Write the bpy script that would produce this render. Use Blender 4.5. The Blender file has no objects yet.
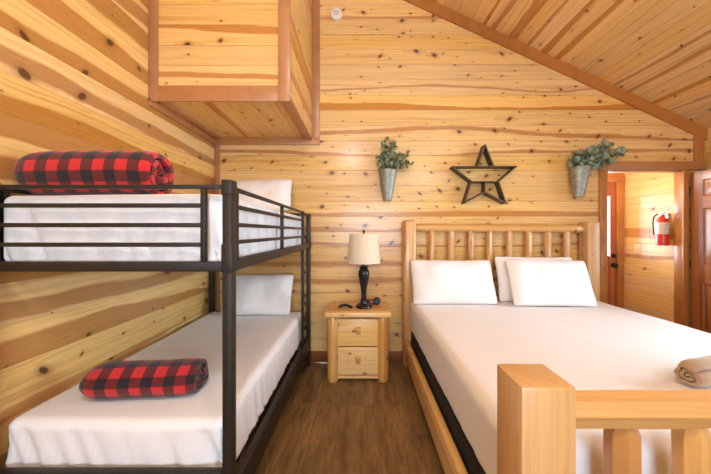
import bpy, bmesh, math, random
from mathutils import Vector, Matrix, noise as mnoise
random.seed(7)
PI = math.pi
SC = bpy.context.scene
COL = SC.collection

def srgb(r, g, b):
    f = lambda c: (c/255/12.92) if c/255 <= .04045 else ((c/255+.055)/1.055)**2.4
    return (f(r), f(g), f(b), 1.0)

# ------------------------------------------------------------------ materials
class NT:
    def __init__(s, name):
        s.mat = bpy.data.materials.new(name); s.mat.use_nodes = True
        s.t = s.mat.node_tree; s.t.nodes.clear()
        s.out = s.t.nodes.new('ShaderNodeOutputMaterial')
        s.b = s.t.nodes.new('ShaderNodeBsdfPrincipled')
        s.t.links.new(s.b.outputs[0], s.out.inputs[0])
    def node(s, kind, **kw):
        n = s.t.nodes.new(kind)
        for k, v in kw.items(): setattr(n, k, v)
        return n
    def put(s, sock, v):
        if isinstance(v, bpy.types.NodeSocket): s.t.links.new(v, sock)
        else: sock.default_value = v
    def m(s, op, *a):
        n = s.node('ShaderNodeMath', operation=op)
        for i, v in enumerate(a): s.put(n.inputs[i], v)
        return n.outputs[0]
    def add(s, a, b): return s.m('ADD', a, b)
    def sub(s, a, b): return s.m('SUBTRACT', a, b)
    def mul(s, a, b): return s.m('MULTIPLY', a, b)
    def div(s, a, b): return s.m('DIVIDE', a, b)
    def smooth(s, x, a, b, lo=0.0, hi=1.0):
        n = s.node('ShaderNodeMapRange', interpolation_type='SMOOTHSTEP')
        for i, v in enumerate((x, a, b, lo, hi)): s.put(n.inputs[i], v)
        return n.outputs[0]
    def lin(s, x, a, b, lo=0.0, hi=1.0):
        n = s.node('ShaderNodeMapRange')
        for i, v in enumerate((x, a, b, lo, hi)): s.put(n.inputs[i], v)
        return n.outputs[0]
    def vec(s, x, y, z=0.0):
        n = s.node('ShaderNodeCombineXYZ')
        for i, v in enumerate((x, y, z)): s.put(n.inputs[i], v)
        return n.outputs[0]
    def sep(s, v):
        n = s.node('ShaderNodeSeparateXYZ'); s.put(n.inputs[0], v); return n.outputs
    def noise(s, v, scale=1.0, detail=2.0, rough=.5, dim='3D'):
        n = s.node('ShaderNodeTexNoise', noise_dimensions=dim)
        s.put(n.inputs['Vector'], v); n.inputs['Scale'].default_value = scale
        n.inputs['Detail'].default_value = detail; n.inputs['Roughness'].default_value = rough
        return n.outputs[0]
    def white(s, w):
        n = s.node('ShaderNodeTexWhiteNoise', noise_dimensions='1D'); s.put(n.inputs['W'], w)
        c = s.node('ShaderNodeSeparateColor'); s.t.links.new(n.outputs['Color'], c.inputs[0])
        return n.outputs['Value'], c.outputs[0], c.outputs[1], c.outputs[2]
    def mix(s, f, a, b, mode='MIX'):
        n = s.node('ShaderNodeMix', data_type='RGBA', blend_type=mode)
        s.put(n.inputs[0], f); s.put(n.inputs[6], a); s.put(n.inputs[7], b)
        return n.outputs[2]
    def obj(s):
        return s.node('ShaderNodeTexCoord').outputs['Object']
    def bump(s, h, dist, strength=1.0):
        n = s.node('ShaderNodeBump'); n.inputs['Strength'].default_value = strength
        n.inputs['Distance'].default_value = dist
        s.put(n.inputs['Height'], h); s.put(s.b.inputs['Normal'], n.outputs[0])
    def set(s, **kw):
        for k, v in kw.items(): s.put(s.b.inputs[k.replace('_', ' ')], v)
        return s.mat

SAP = srgb(237, 196, 126); HEART = srgb(188, 126, 64); KNOT = srgb(82, 48, 22)

def pine(name, along, across, w=.166, off=0.0, sap=SAP, heart=HEART, hp=.35, hwide=.3, knots=.6,
         rough=.27, seam=True, seed=0.0, ku=.30, var=.10, kmax=.014, bumpd=.0028, rnd=False, sdark=.42):
    """Knotty pine boards: along = grain axis, across = axis over the board widths (0/1/2)."""
    n = NT(name)
    c = n.sep(n.obj()); u, v = c[along], c[across]
    third = c[3-along-across]
    if rnd:
        oi = n.node('ShaderNodeObjectInfo').outputs['Random']
        u = n.add(u, n.mul(oi, 37.0)); v = n.add(v, n.mul(third, .6))
    vv = n.div(n.sub(v, off), w)
    idx = n.m('FLOOR', vv); fr = n.sub(vv, idx)
    val, r, g, b = n.white(n.add(idx, 11.3+seed))
    uu = n.add(u, n.mul(r, 41.0))
    hn = n.noise(n.vec(n.mul(uu, .38), n.mul(idx, 3.17), seed), 1.0, 1.0)
    cen = n.add(n.mul(n.sub(hn, .5), 1.8), g)
    en = n.mul(n.sub(n.noise(n.vec(n.mul(uu, 2.2), n.add(n.mul(fr, 2.0), n.mul(idx, 5.0)), seed), 1.0, 3.0), .5), .34)
    d = n.m('ABSOLUTE', n.sub(n.add(fr, en), cen))
    hw = n.mul(n.add(.25, b), hwide)
    hm = n.smooth(d, n.sub(hw, .05), n.add(hw, .05), 1.0, 0.0)
    hm = n.mul(hm, n.m('GREATER_THAN', val, 1.0-hp))
    # long grain
    gr = n.noise(n.vec(n.mul(uu, .7), n.add(n.mul(fr, 9.0), n.add(n.mul(en, 9.0), n.mul(idx, 9.0))), seed), 1.0, 4.0, .6)
    fine = n.noise(n.vec(n.mul(uu, 5.0), n.mul(vv, 60.0), n.mul(third, 40.0)), 1.0, 2.0)
    # knots
    vo = n.node('ShaderNodeTexVoronoi', voronoi_dimensions='2D', feature='F1')
    kx = n.div(uu, ku); n.put(vo.inputs['Vector'], n.vec(kx, vv)); vo.inputs['Scale'].default_value = 1.0
    pc = n.sep(vo.outputs['Position'])
    cc = n.node('ShaderNodeSeparateColor'); n.t.links.new(vo.outputs['Color'], cc.inputs[0])
    dx = n.mul(n.sub(kx, pc[0]), ku); dy = n.mul(n.sub(vv, pc[1]), w)
    tilt = n.mul(n.sub(cc.outputs[2], .5), 1.5)
    dy2 = n.add(dy, n.mul(dx, tilt))
    dens = n.smooth(n.noise(n.vec(n.mul(u, .9), n.mul(v, .9), seed+3.0), 1.0, 1.0), .36, .48, .3, 1.0)
    act = n.m('LESS_THAN', cc.outputs[1], n.mul(dens, knots))
    rad = n.add(.0045, n.mul(n.m('POWER', cc.outputs[0], 2.2), kmax*1.35))
    wob = n.mul(n.sub(n.noise(n.vec(n.mul(u, 60.0), n.mul(v, 60.0), seed), 1.0, 1.0), .5), .006)
    def ell(ax, ay):
        return n.m('SQRT', n.add(n.m('POWER', n.m('ABSOLUTE', n.div(dx, ax)), 2.0), n.m('POWER', n.m('ABSOLUTE', n.div(ay, 1.0)), 2.0)))
    de = n.add(ell(1.25, dy2), wob)
    kn = n.mul(n.smooth(de, n.mul(rad, .55), n.mul(rad, 1.0), 1.0, 0.0), act)
    ri = n.mul(n.smooth(de, n.mul(rad, .9), n.mul(rad, 2.2), 1.0, 0.0), act)
    st = n.mul(n.smooth(n.add(ell(11.0, dy), n.mul(wob, .6)), n.mul(rad, .3), n.mul(rad, 1.5), 1.0, 0.0), act)
    col = n.mix(n.mul(hm, .92), sap, heart)
    col = n.mix(n.mul(n.smooth(gr, .42, .72), .5), col, heart)
    col = n.mix(n.mul(n.smooth(fine, .4, .8), .22), col, heart)
    col = n.mix(n.mul(st, .28), col, heart)
    hd = tuple(x*.6 for x in heart[:3])+(1,)
    col = n.mix(n.mul(ri, .4), col, hd)
    col = n.mix(n.mul(kn, .92), col, KNOT)
    hsv = n.node('ShaderNodeHueSaturation'); n.put(hsv.inputs['Color'], col)
    n.put(hsv.inputs['Value'], n.lin(r, 0, 1, 1-var, 1+var*.5)); n.put(hsv.inputs['Saturation'], n.lin(b, 0, 1, .92, 1.08))
    col = hsv.outputs[0]
    h = n.mul(fine, .02)
    if seam:
        s = n.mul(n.m('MINIMUM', fr, n.sub(1.0, fr)), w)
        col = n.mix(n.smooth(s, .0005, .0022, sdark, 0.0), col, srgb(96, 56, 26))
        h = n.add(n.smooth(s, .0005, .006), h)
    n.put(n.b.inputs['Base Color'], col)
    n.bump(h, bumpd, .8)
    return n.set(Roughness=n.lin(fine, 0, 1, rough-.06, rough+.1), Coat_Weight=.15, Coat_Roughness=.18)

def plain(name, rgb, rough=.5, metal=0.0, nscale=0, namt=.1, bumpd=0, **kw):
    n = NT(name); c = srgb(*rgb)
    if nscale:
        f = n.noise(n.obj(), nscale, 4.0, .6)
        dk = tuple(x*max(.1, 1-namt*3) for x in c[:3])+(1,)
        n.put(n.b.inputs['Base Color'], n.mix(n.smooth(f, .3, .75), c, dk))
        if bumpd: n.bump(f, bumpd, .6)
    else: n.put(n.b.inputs['Base Color'], c)
    return n.set(Roughness=rough, Metallic=metal, **kw)

# ------------------------------------------------------------------ mesh helpers
def link(name, bm, mat, parent=None, origin=(0, 0, 0), angle=32, smooth=True):
    """Verts are given in world metres; the object's origin goes to origin (or its parent's)."""
    me = bpy.data.meshes.new(name)
    o = bpy.data.objects.new(name, me); COL.objects.link(o)
    if parent is not None:
        org = Vector(parent.get('_org', (0, 0, 0))); o.parent = parent; o['_org'] = tuple(org)
    else:
        org = Vector(origin); o.location = org; o['_org'] = tuple(org)
    bmesh.ops.translate(bm, verts=bm.verts, vec=-org)
    bmesh.ops.recalc_face_normals(bm, faces=bm.faces)
    bm.to_mesh(me); bm.free()
    if smooth:
        me.polygons.foreach_set('use_smooth', [True]*len(me.polygons))
        me.set_sharp_from_angle(angle=math.radians(angle))
    for x in (mat if isinstance(mat, (list, tuple)) else [mat]): me.materials.append(x)
    return o
def empty(name, loc):
    o = bpy.data.objects.new(name, None); COL.objects.link(o); o.location = loc; o['_org'] = tuple(loc)
    o.empty_display_size = .1
    return o
def tag(o, label, cat, group=None):
    o['label'] = label; o['category'] = cat
    if group: o['group'] = group
    return o
def struct(name, bm, mat, **kw):
    o = link(name, bm, mat, **kw)
    if o.parent is None: o['kind'] = 'structure'
    return o
def NB(): return bmesh.new()

def box(bm, x0, x1, y0, y1, z0, z1, bev=0.0, seg=2):
    vs = [bm.verts.new(p) for p in ((x0,y0,z0),(x1,y0,z0),(x1,y1,z0),(x0,y1,z0),(x0,y0,z1),(x1,y0,z1),(x1,y1,z1),(x0,y1,z1))]
    fs = [bm.faces.new([vs[i] for i in q]) for q in ((3,2,1,0),(4,5,6,7),(0,1,5,4),(1,2,6,5),(2,3,7,6),(3,0,4,7))]
    if bev:
        es = {e for f in fs for e in f.edges}
        bmesh.ops.bevel(bm, geom=list(es), offset=bev, segments=seg, profile=.5, affect='EDGES')
    return vs
def prism(bm, pts, y0, y1):
    """Polygon of (x,z) points pushed from y0 to y1."""
    a = [bm.verts.new((x, y0, z)) for x, z in pts]; b = [bm.verts.new((x, y1, z)) for x, z in pts]
    n = len(pts); bm.faces.new(a); bm.faces.new(b[::-1])
    for i in range(n): bm.faces.new((a[i], b[i], b[(i+1) % n], a[(i+1) % n]))
def frame_of(d):
    d = d.normalized(); up = Vector((0, 0, 1)) if abs(d.z) < .95 else Vector((0, 1, 0))
    a = d.cross(up).normalized(); return a, a.cross(d).normalized()
def rings(bm, pts, cap=True):
    """pts: list of closed rings."""
    R = [[bm.verts.new(p) for p in r] for r in pts]; n = len(R[0])
    for i in range(len(R)-1):
        for j in range(n): bm.faces.new((R[i][j], R[i][(j+1) % n], R[i+1][(j+1) % n], R[i+1][j]))
    if cap: bm.faces.new(R[0][::-1]); bm.faces.new(R[-1])
def tube(bm, path, r, seg=10, cap=True):
    P = [Vector(p) for p in path]; out = []
    for i, p in enumerate(P):
        d = P[min(i+1, len(P)-1)]-P[max(i-1, 0)]
        a, b = frame_of(d); rr = r[i] if isinstance(r, (list, tuple)) else r
        out.append([p+a*rr*math.cos(2*PI*k/seg)+b*rr*math.sin(2*PI*k/seg) for k in range(seg)])
    rings(bm, out, cap)
def log(bm, p0, p1, r, seg=10, wob=.05, n=8, cham=.02, phase=0.0, seed=0, chr_=.72):
    p0, p1 = Vector(p0), Vector(p1); d = p1-p0; L = d.length; a, b = frame_of(d); d.normalize()
    ts = [0, cham] + [cham+(L-2*cham)*k/n for k in range(1, n)] + [L-cham, L]; out = []
    for i, t in enumerate(ts):
        rr = r*(chr_ if i in (0, len(ts)-1) else 1)
        row = []
        for k in range(seg):
            an = 2*PI*(k+phase)/seg
            q = rr*(1+wob*mnoise.noise(Vector((k*1.7+seed*9.1, t*5, seed))))
            row.append(p0+d*t+a*q*math.cos(an)+b*q*math.sin(an))
        out.append(row)
    rings(bm, out)
def lathe(bm, prof, c, seg=32, sy=1.0, cap=True):
    rings(bm, [[(c[0]+r*math.cos(2*PI*k/seg), c[1]+sy*r*math.sin(2*PI*k/seg), c[2]+z) for k in range(seg)] for r, z in prof], cap)
def roundbox(x0, x1, y0, y1, z0, z1, r, step=.04, disp=None):
    bm = NB(); h = Vector(((x1-x0)/2, (y1-y0)/2, (z1-z0)/2)); c = Vector(((x0+x1)/2, (y0+y1)/2, (z0+z1)/2))
    def axis(hh):
        n = max(2, int(2*(hh-r)/step)); k = 5
        return [-hh+r*i/k for i in range(k)]+[-hh+r+2*(hh-r)*i/n for i in range(n+1)]+[hh-r+r*(i+1)/k for i in range(k)]
    A = [axis(v) for v in h]; cache = {}
    def V(p):
        key = tuple(round(x, 5) for x in p)
        if key not in cache:
            inner = Vector([max(-(h[i]-r), min(h[i]-r, p[i])) for i in range(3)]); d = Vector(p)-inner
            q = inner+d.normalized()*r if d.length > 1e-9 else Vector(p)
            nn = d.normalized() if d.length > 1e-9 else Vector((0, 0, 1))
            q = q+c
            if disp: q = q+nn*disp(q, nn)
            cache[key] = bm.verts.new(q)
        return cache[key]
    for ax in range(3):
        i, j = [(1, 2), (0, 2), (0, 1)][ax]
        for s in (-1, 1):
            for a in range(len(A[i])-1):
                for b in range(len(A[j])-1):
                    q = []
                    for da, db in ((0, 0), (1, 0), (1, 1), (0, 1)):
                        p = [0, 0, 0]; p[ax] = s*h[ax]; p[i] = A[i][a+da]; p[j] = A[j][b+db]; q.append(V(p))
                    if len(set(q)) == 4: bm.faces.new(q)
    return bm
def pillow(w, h, t, M, seed=0, nu=34, nv=24, sag=.0):
    bm = NB(); top, bot = {}, {}
    for i in range(nu+1):
        for j in range(nv+1):
            u = -1+2*i/nu; v = -1+2*j/nv
            u = math.copysign(1-(1-abs(u))**1.3, u); v = math.copysign(1-(1-abs(v))**1.3, v)
            x = u*w/2*(1-.022*(1-v*v)*u*u); y = v*h/2*(1-.035*(1-u*u)*v*v)
            cr = .035*(abs(u)*abs(v))**8; x -= math.copysign(cr*w*.5, u); y -= math.copysign(cr*h*.5, v)
            th = t/2*((1-abs(u)**3.2)*(1-abs(v)**3.2))**.55
            th *= 1-sag*v
            nz = mnoise.noise(Vector((x*5+seed*7, y*5, seed)))*.016+mnoise.noise(Vector((x*13+seed, y*9, 3.3*seed)))*.006
            edge = 1-max(abs(u), abs(v))**6
            edgez = mnoise.noise(Vector((x*6, y*6, seed+5)))*.012
            e = i in (0, nu) or j in (0, nv)
            P = M @ Vector((x, y, th+nz*edge+edgez)); top[i, j] = bm.verts.new(P)
            bot[i, j] = top[i, j] if e else bm.verts.new(M @ Vector((x, y, -th*.8+nz*edge*.5+edgez)))
    for i in range(nu):
        for j in range(nv):
            bm.faces.new((top[i, j], top[i+1, j], top[i+1, j+1], top[i, j+1]))
            q = [bot[i, j], bot[i, j+1], bot[i+1, j+1], bot[i+1, j]]
            try: bm.faces.new(q)
            except ValueError: pass
    return bm

# ------------------------------------------------------------------ dimensions
YB, XL, XR, YF = 3.30, -1.595, 3.76, -2.6      # back wall, left wall, right wall, wall behind
RX, SL = -.1, .464
def roofz(x): return 2.525+(3.759-x)*SL if x >= RX else 2.525+(3.759-RX)*SL-(RX-x)*SL
RZ = roofz(RX)

# ------------------------------------------------------------------ materials in use
M_back = pine('pine_wall_back', 0, 2, off=3.895-.166*30, hp=.62, hwide=.22, knots=1.0, ku=.19, kmax=.015, seed=2.0, sdark=.5)
M_left = pine('pine_wall_left', 1, 2, off=.03, w=.19, hp=.95, hwide=.42, heart=srgb(178, 122, 64), knots=.7, ku=.32, kmax=.022, seed=5.0, sdark=.12)
M_right = pine('pine_wall_right', 1, 2, hp=.4, seed=8.0)
M_front = pine('pine_wall_front', 0, 2, hp=.4, seed=12.0)
M_ceil = pine('pine_ceiling', 1, 0, w=.15, hp=.68, hwide=.22, sap=srgb(242, 200, 134), knots=.9, sdark=.55, ku=.32, kmax=.015, seed=4.0)
M_boxf = pine('pine_box_front', 0, 2, w=.155, off=.02, hp=.55, hwide=.22, knots=.6, seed=21.0)
M_boxr = pine('pine_box_side', 1, 2, w=.155, off=.02, hp=.6, hwide=.3, knots=.6, seed=23.0)
M_boxb = pine('pine_box_bottom', 1, 0, w=.19, off=.08, hp=.4, hwide=.3, knots=.9, ku=.2, seed=25.0)
TS, TH = srgb(182, 124, 72), srgb(138, 84, 44)
def trimmat(nm, al, ac, sd): return pine(nm, al, ac, w=5.0, off=-2.4, sap=TS, heart=TH, hp=1.0, hwide=.05, knots=.5, ku=.02, kmax=.006, rough=.38, seam=False, seed=sd, var=.03)
M_tx, M_ty, M_tz = trimmat('stained_trim_x', 0, 2, 31.), trimmat('stained_trim_y', 1, 2, 32.), trimmat('stained_trim_z', 2, 0, 33.)
DS, DH = srgb(158, 100, 56), srgb(122, 72, 38)
M_door = pine('stained_door', 2, 1, w=.11, sap=DS, heart=DH, hp=.5, knots=.3, ku=.5, kmax=.007, seam=False, seed=40., rough=.3)
M_edoor = pine('stained_entry_door', 2, 0, w=.11, sap=srgb(176, 96, 48), heart=srgb(150, 78, 38), hp=.5, knots=.1, ku=.5, kmax=.005, seam=False, seed=41., rough=.35)
M_base = pine('stained_baseboard', 0, 2, w=3, off=-1, sap=srgb(146, 88, 50), heart=srgb(116, 64, 34), hp=.5, knots=.2, ku=.6, seam=False, seed=43., rough=.35)
LS, LH = srgb(214, 168, 108), srgb(184, 130, 74)
def logmat(nm, al, ac, sd, sap=LS, heart=LH, knots=.35): return pine(nm, al, ac, w=.16, off=-.03, sap=sap, heart=heart, hp=.6, hwide=.35, knots=knots, ku=.35, kmax=.010, rough=.3, seam=False, seed=sd, var=.06, rnd=True)
M_lx, M_ly, M_lz = logmat('log_x', 0, 2, 51.), logmat('log_y', 1, 2, 52., srgb(236, 194, 128), srgb(214, 160, 94)), logmat('log_z', 2, 0, 53.)
M_nx, M_nz = logmat('stand_board', 0, 2, 55., srgb(236, 190, 118), srgb(204, 146, 78), .5), logmat('stand_leg', 2, 0, 56., srgb(226, 174, 100), srgb(194, 136, 70), .5)
M_metal = plain('bronze_black_metal', (44, 36, 28), .5, .15, 90, .12, .0006)
M_blk = plain('black_gloss', (22, 20, 19), .3)
M_blkpl = plain('black_plastic', (26, 24, 24), .4)
M_bsp = plain('black_ticking', (34, 32, 31), .85, 0, 240, .15, .001)
M_galv = plain('galvanized_tin', (160, 162, 146), .5, .5, 26, .12, .001)
M_starm = plain('weathered_dark_wood', (98, 80, 50), .6, 0, 30, .18, .002)
M_white = plain('white_plastic', (226, 220, 208), .4)
M_pink = plain('pink_gloss', (190, 60, 92), .35)
M_red = plain('red_enamel', (206, 52, 36), .3)
M_chrome = plain('brushed_steel', (190, 180, 165), .3, .9)
M_knob = plain('dark_bronze_knob', (40, 32, 28), .35, .6)

def fabric(nm, rgb, sheen=.15, bsc=900, wr=0.0):
    n = NT(nm); c = n.obj()
    f = n.noise(c, bsc, 2.0); g = n.noise(c, 5.0, 3.0)
    n.put(n.b.inputs['Base Color'], n.mix(n.mul(g, .12), srgb(*rgb), srgb(*[int(x*.93) for x in rgb])))
    n.bump(n.add(n.mul(f, .15), n.mul(n.noise(c, 14.0, 4.0, .6), wr)), .003, .5)
    return n.set(Roughness=.85, Sheen_Weight=sheen)
M_sheet = fabric('white_sheet', (238, 237, 236), wr=1.2)
M_case = fabric('white_pillowcase', (240, 238, 235), wr=1.6)
M_tan = fabric('tan_fleece', (172, 144, 110), .4, 500, 3.0)
M_tan2 = fabric('grey_tan_fleece', (172, 158, 144), .4, 500, 3.0)

def shade_mat():
    n = NT('linen_shade'); c = n.sep(n.obj())
    f = n.noise(n.vec(n.mul(c[0], 60), n.mul(c[1], 60), n.mul(c[2], 500)), 1.0, 2.0)
    n.put(n.b.inputs['Base Color'], n.mix(f, srgb(236, 222, 194), srgb(220, 202, 172)))
    n.bump(f, .001, .4); return n.set(Roughness=.9)
M_shade = shade_mat()

def plaid():
    n = NT('buffalo_plaid'); uv = n.node('ShaderNodeTexCoord').outputs['UV']; c = n.sep(uv)
    wob = n.mul(n.sub(n.noise(uv, 9.0, 2.0), .5), .010)
    P = .051
    def stripe(x, o):
        t = n.m('FRACT', n.div(n.add(n.add(x, wob), o), P*2)); e = .012
        return n.mul(n.smooth(t, .5-e, .5+e), n.smooth(t, 1-e, 1.0, 1.0, 0.0))
    a, b = stripe(c[0], 5.0), stripe(c[1], 5.03)
    red, mar, blk = srgb(206, 36, 34), srgb(98, 22, 22), srgb(22, 17, 19)
    col = n.mix(a, red, mar); col = n.mix(b, col, n.mix(a, mar, blk))
    fz = n.noise(n.obj(), 260.0, 3.0)
    col = n.mix(n.mul(fz, .25), col, srgb(60, 14, 16))
    n.put(n.b.inputs['Base Color'], col); n.bump(fz, .003, .6)
    return n.set(Roughness=.95, Sheen_Weight=.2)
M_plaid = plaid()

def floor_mat():
    n = NT('dark_plank_floor'); c = n.sep(n.obj()); W, L = .185, 1.22
    vv = n.div(n.sub(c[0], .02), W); idx = n.m('FLOOR', vv); fr = n.sub(vv, idx)
    _, r, g, b = n.white(n.add(idx, 3.3))
    uu = n.div(n.add(c[1], n.mul(r, L)), L); ui = n.m('FLOOR', uu); uf = n.sub(uu, ui)
    _, r2, g2, b2 = n.white(n.add(n.mul(idx, 17.0), ui))
    y = n.add(c[1], n.mul(r2, 30.0))
    n1 = n.noise(n.vec(n.mul(y, 2.2), n.mul(vv, 2.2), n.mul(r2, 9.0)), 1.0, 5.0, .6)
    n2 = n.noise(n.vec(n.mul(y, 7.0), n.add(n.mul(vv, 17.0), n.mul(n1, 9.0)), r2), 1.0, 3.0, .6)
    col = n.mix(n.smooth(n1, .3, .72), srgb(156, 120, 72), srgb(108, 80, 46))
    col = n.mix(n.mul(n.smooth(n2, .42, .72), .55), col, srgb(70, 48, 28))
    hsv = n.node('ShaderNodeHueSaturation'); n.put(hsv.inputs['Color'], col)
    n.put(hsv.inputs['Value'], n.lin(g2, 0, 1, .82, 1.15)); col = hsv.outputs[0]
    s = n.m('MINIMUM', n.mul(n.m('MINIMUM', fr, n.sub(1.0, fr)), W), n.mul(n.m('MINIMUM', uf, n.sub(1.0, uf)), L))
    col = n.mix(n.smooth(s, .0006, .002, .45, 0.0), col, srgb(50, 32, 18))
    n.put(n.b.inputs['Base Color'], col)
    n.bump(n.add(n.mul(n2, .3), n.smooth(s, .0006, .003)), .0012, .7)
    return n.set(Roughness=n.lin(n2, 0, 1, .38, .5))
M_floor = floor_mat()

def leafmat(nm, a, b):
    n = NT(nm); f = n.noise(n.obj(), 28.0, 2.0)
    n.put(n.b.inputs['Base Color'], n.mix(n.smooth(f, .35, .65), srgb(*a), srgb(*b)))
    return n.set(Roughness=.55)
M_leaf1 = leafmat('small_leaf_green', (142, 148, 110), (88, 100, 70))
M_leaf2 = leafmat('round_leaf_greygreen', (148, 160, 134), (102, 120, 96))
M_stem = plain('stem_brown', (86, 78, 50), .7)

def glass_mat():
    n = NT('window_glass'); t = n.t
    tr = t.nodes.new('ShaderNodeBsdfTransparent'); gl = t.nodes.new('ShaderNodeBsdfGlossy'); gl.inputs['Roughness'].default_value = .02
    fr = t.nodes.new('ShaderNodeFresnel'); mx = t.nodes.new('ShaderNodeMixShader')
    t.links.new(fr.outputs[0], mx.inputs[0]); t.links.new(tr.outputs[0], mx.inputs[1]); t.links.new(gl.outputs[0], mx.inputs[2])
    t.nodes.remove(n.b); t.links.new(mx.outputs[0], n.out.inputs[0]); return n.mat
M_glass = glass_mat()

# ------------------------------------------------------------------ room shell
bm = NB(); box(bm, XL-.1, XR+.1, YF-.1, 4.15, -.1, 0); struct('floor', bm, M_floor)

def gable(bm, y0, y1, holes=()):
    """Gable wall with one rectangular hole (x0,x1,z0,z1)."""
    xs = [XL, RX, XR]
    if not holes:
        prism(bm, [(XL, 0), (XR, 0), (XR, roofz(XR)), (RX, RZ), (XL, roofz(XL))], y0, y1); return
    hx0, hx1, hz0, hz1 = holes
    prism(bm, [(XL, 0), (hx0, 0), (hx0, roofz(hx0))]+([(RX, RZ)] if hx0 > RX else [])+[(XL, roofz(XL))], y0, y1)
    prism(bm, [(hx0, hz1), (hx1, hz1), (hx1, roofz(hx1))]+([(RX, RZ)] if hx0 < RX < hx1 else [])+[(hx0, roofz(hx0))], y0, y1)
    prism(bm, [(hx1, 0), (XR, 0), (XR, roofz(XR)), (hx1, roofz(hx1))], y0, y1)
    if hz0 > 0: prism(bm, [(hx0, 0), (hx1, 0), (hx1, hz0), (hx0, hz0)], y0, y1)
DX0, DX1, DZ = 2.65, 3.545, 2.085
bm = NB(); gable(bm, YB, YB+.1, (DX0, DX1, 0, DZ)); struct('wall_back', bm, M_back)
bm = NB(); gable(bm, YF-.1, YF, (-.6, 1.2, .9, 2.1)); struct('wall_front', bm, M_front)
bm = NB(); box(bm, XL-.1, XL, YF-.1, YB+.1, 0, roofz(XL)); struct('wall_left', bm, M_left)
WY0, WY1, WZ0, WZ1 = .55, 2.2, .85, 2.15
bm = NB()
for a in ((YF-.1, WY0, 0, roofz(XR)), (WY1, YB+.1, 0, roofz(XR)), (WY0, WY1, 0, WZ0), (WY0, WY1, WZ1, roofz(XR))):
    box(bm, XR, XR+.1, *a)
struct('wall_right', bm, M_right)
bm = NB(); prism(bm, [(RX, RZ), (XR+.1, roofz(XR+.1)), (XR+.1, roofz(XR+.1)+.1), (RX, RZ+.1)], YF-.1, YB+.1); struct('ceiling', bm, M_ceil)
bm = NB(); prism(bm, [(RX, RZ), (XL-.1, roofz(XL-.1)), (XL-.1, roofz(XL-.1)+.1), (RX, RZ+.1)], YF-.1, YB+.1); struct('ceiling', bm, M_ceil)

# hallway beyond the doorway
HX0, HX1, HY1, HZ = 2.42, 3.535, 4.05, 2.42
bm = NB(); box(bm, HX1+.0, HX1+.1, YB+.1, HY1+.1, 0, HZ); 
M_hall = pine('pine_wall_hall', 1, 2, w=.2, off=.05, hp=.42, hwide=.34, knots=.5, ku=.3, kmax=.012, seed=62.)
struct('wall_hall_right', bm, M_hall)
bm = NB(); box(bm, HX0-.1, HX0, YB+.1, HY1+.1, 0, HZ); struct('wall_hall_left', bm, M_hall)
EX0, EX1, EZ = 2.52, 3.435, 2.06
bm = NB(); box(bm, HX0, EX0, HY1, HY1+.1, 0, HZ); box(bm, EX1, HX1, HY1, HY1+.1, 0, HZ); box(bm, EX0, EX1, HY1, HY1+.1, EZ, HZ)
struct('wall_hall_back', bm, M_front)
bm = NB(); box(bm, HX0-.1, HX1+.1, YB+.1, HY1+.1, HZ, HZ+.1); struct('ceiling_hall', bm, M_ceil)

# overhead closet box in the upper left corner
BX, BY, BZ = -.535, 2.28, 2.425
bm = NB(); prism(bm, [(XL, BZ), (BX, BZ), (BX, roofz(BX)), (XL, roofz(XL))], BY, YB)
bm.normal_update()
for f in bm.faces:
    f.normal_update()
bmesh.ops.recalc_face_normals(bm, faces=bm.faces)
for f in bm.faces:
    n = f.normal
    f.material_index = 0 if abs(n.y) > .7 else (1 if n.x > .7 else 2)
struct('wall_closet', bm, [M_boxf, M_boxr, M_boxb])

# trims
tn = [0]
def trim(mat, *b, bev=.004, nm='trim_%d'):
    tn[0] += 1
    bm = NB(); box(bm, *b, bev=bev); return struct(nm % tn[0] if '%' in nm else nm, bm, mat)
t_ = .018
trim(M_tx, XL+.068, BX-.088, BY-t_, BY, BZ-.045, BZ+.075)                   # box front, bottom
trim(M_tz, BX-.088, BX+.004, BY-t_-.002, BY, BZ-.045, roofz(BX)-.04)       # box front, right corner
trim(M_tz, XL, XL+.068, BY-t_-.002, BY, BZ-.045, roofz(XL)-.02)             # box front, left
trim(M_ty, XL, XL+.085, BY, YB-.02, BZ-.022, BZ)                           # box bottom, left
trim(M_ty, BX-.085, BX+.004, BY, YB-.02, BZ-.022, BZ)                      # box bottom, right
trim(M_ty, XL, XL+.02, BY-.02, YB-.02, BZ-.075, BZ-.022)                  # left wall under the box
trim(M_tx, XL, -.448, YB-.02, YB, BZ-.075, BZ)                             # back wall under the box
trim(M_tz, BX, -.448, YB-.02, YB, BZ, roofz(-.5)-.06)                      # back wall beside the box
trim(M_tz, XL, XL+.055, YB-.02, YB, .1, BZ-.075)                           # left corner
trim(M_tz, 3.63, 3.735, YB-.02, YB, 2.17, 2.50)                            # right corner above the door head
tn[0] += 1
bm = NB(); prism(bm, [(RX, RZ-.125), (XR, roofz(XR)-.125), (XR, roofz(XR)), (RX, RZ)], YB-.024, YB)
struct('trim_%d' % tn[0], bm, pine('stained_trim_slope', 0, 1, w=5., off=-2.4, sap=TS, heart=TH, hp=1., hwide=.05, knots=.5, ku=.3, kmax=.006, rough=.34, seam=False, seed=35., var=.03))
tn[0] += 1
bm = NB(); prism(bm, [(-.45, roofz(-.45)-.125), (RX, RZ-.125), (RX, RZ), (-.45, roofz(-.45))], YB-.024, YB); struct('trim_%d' % tn[0], bm, M_tx)
trim(M_tz, 2.594, 2.68, YB-.022, YB, 0, 2.075)                            # doorway casing left
trim(M_tz, 3.505, 3.566, YB-.022, YB, 0, 2.075)                             # doorway casing right
trim(M_tx, 2.585, 3.745, YB-.03, YB, 2.075, 2.168)                         # doorway head casing
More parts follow.
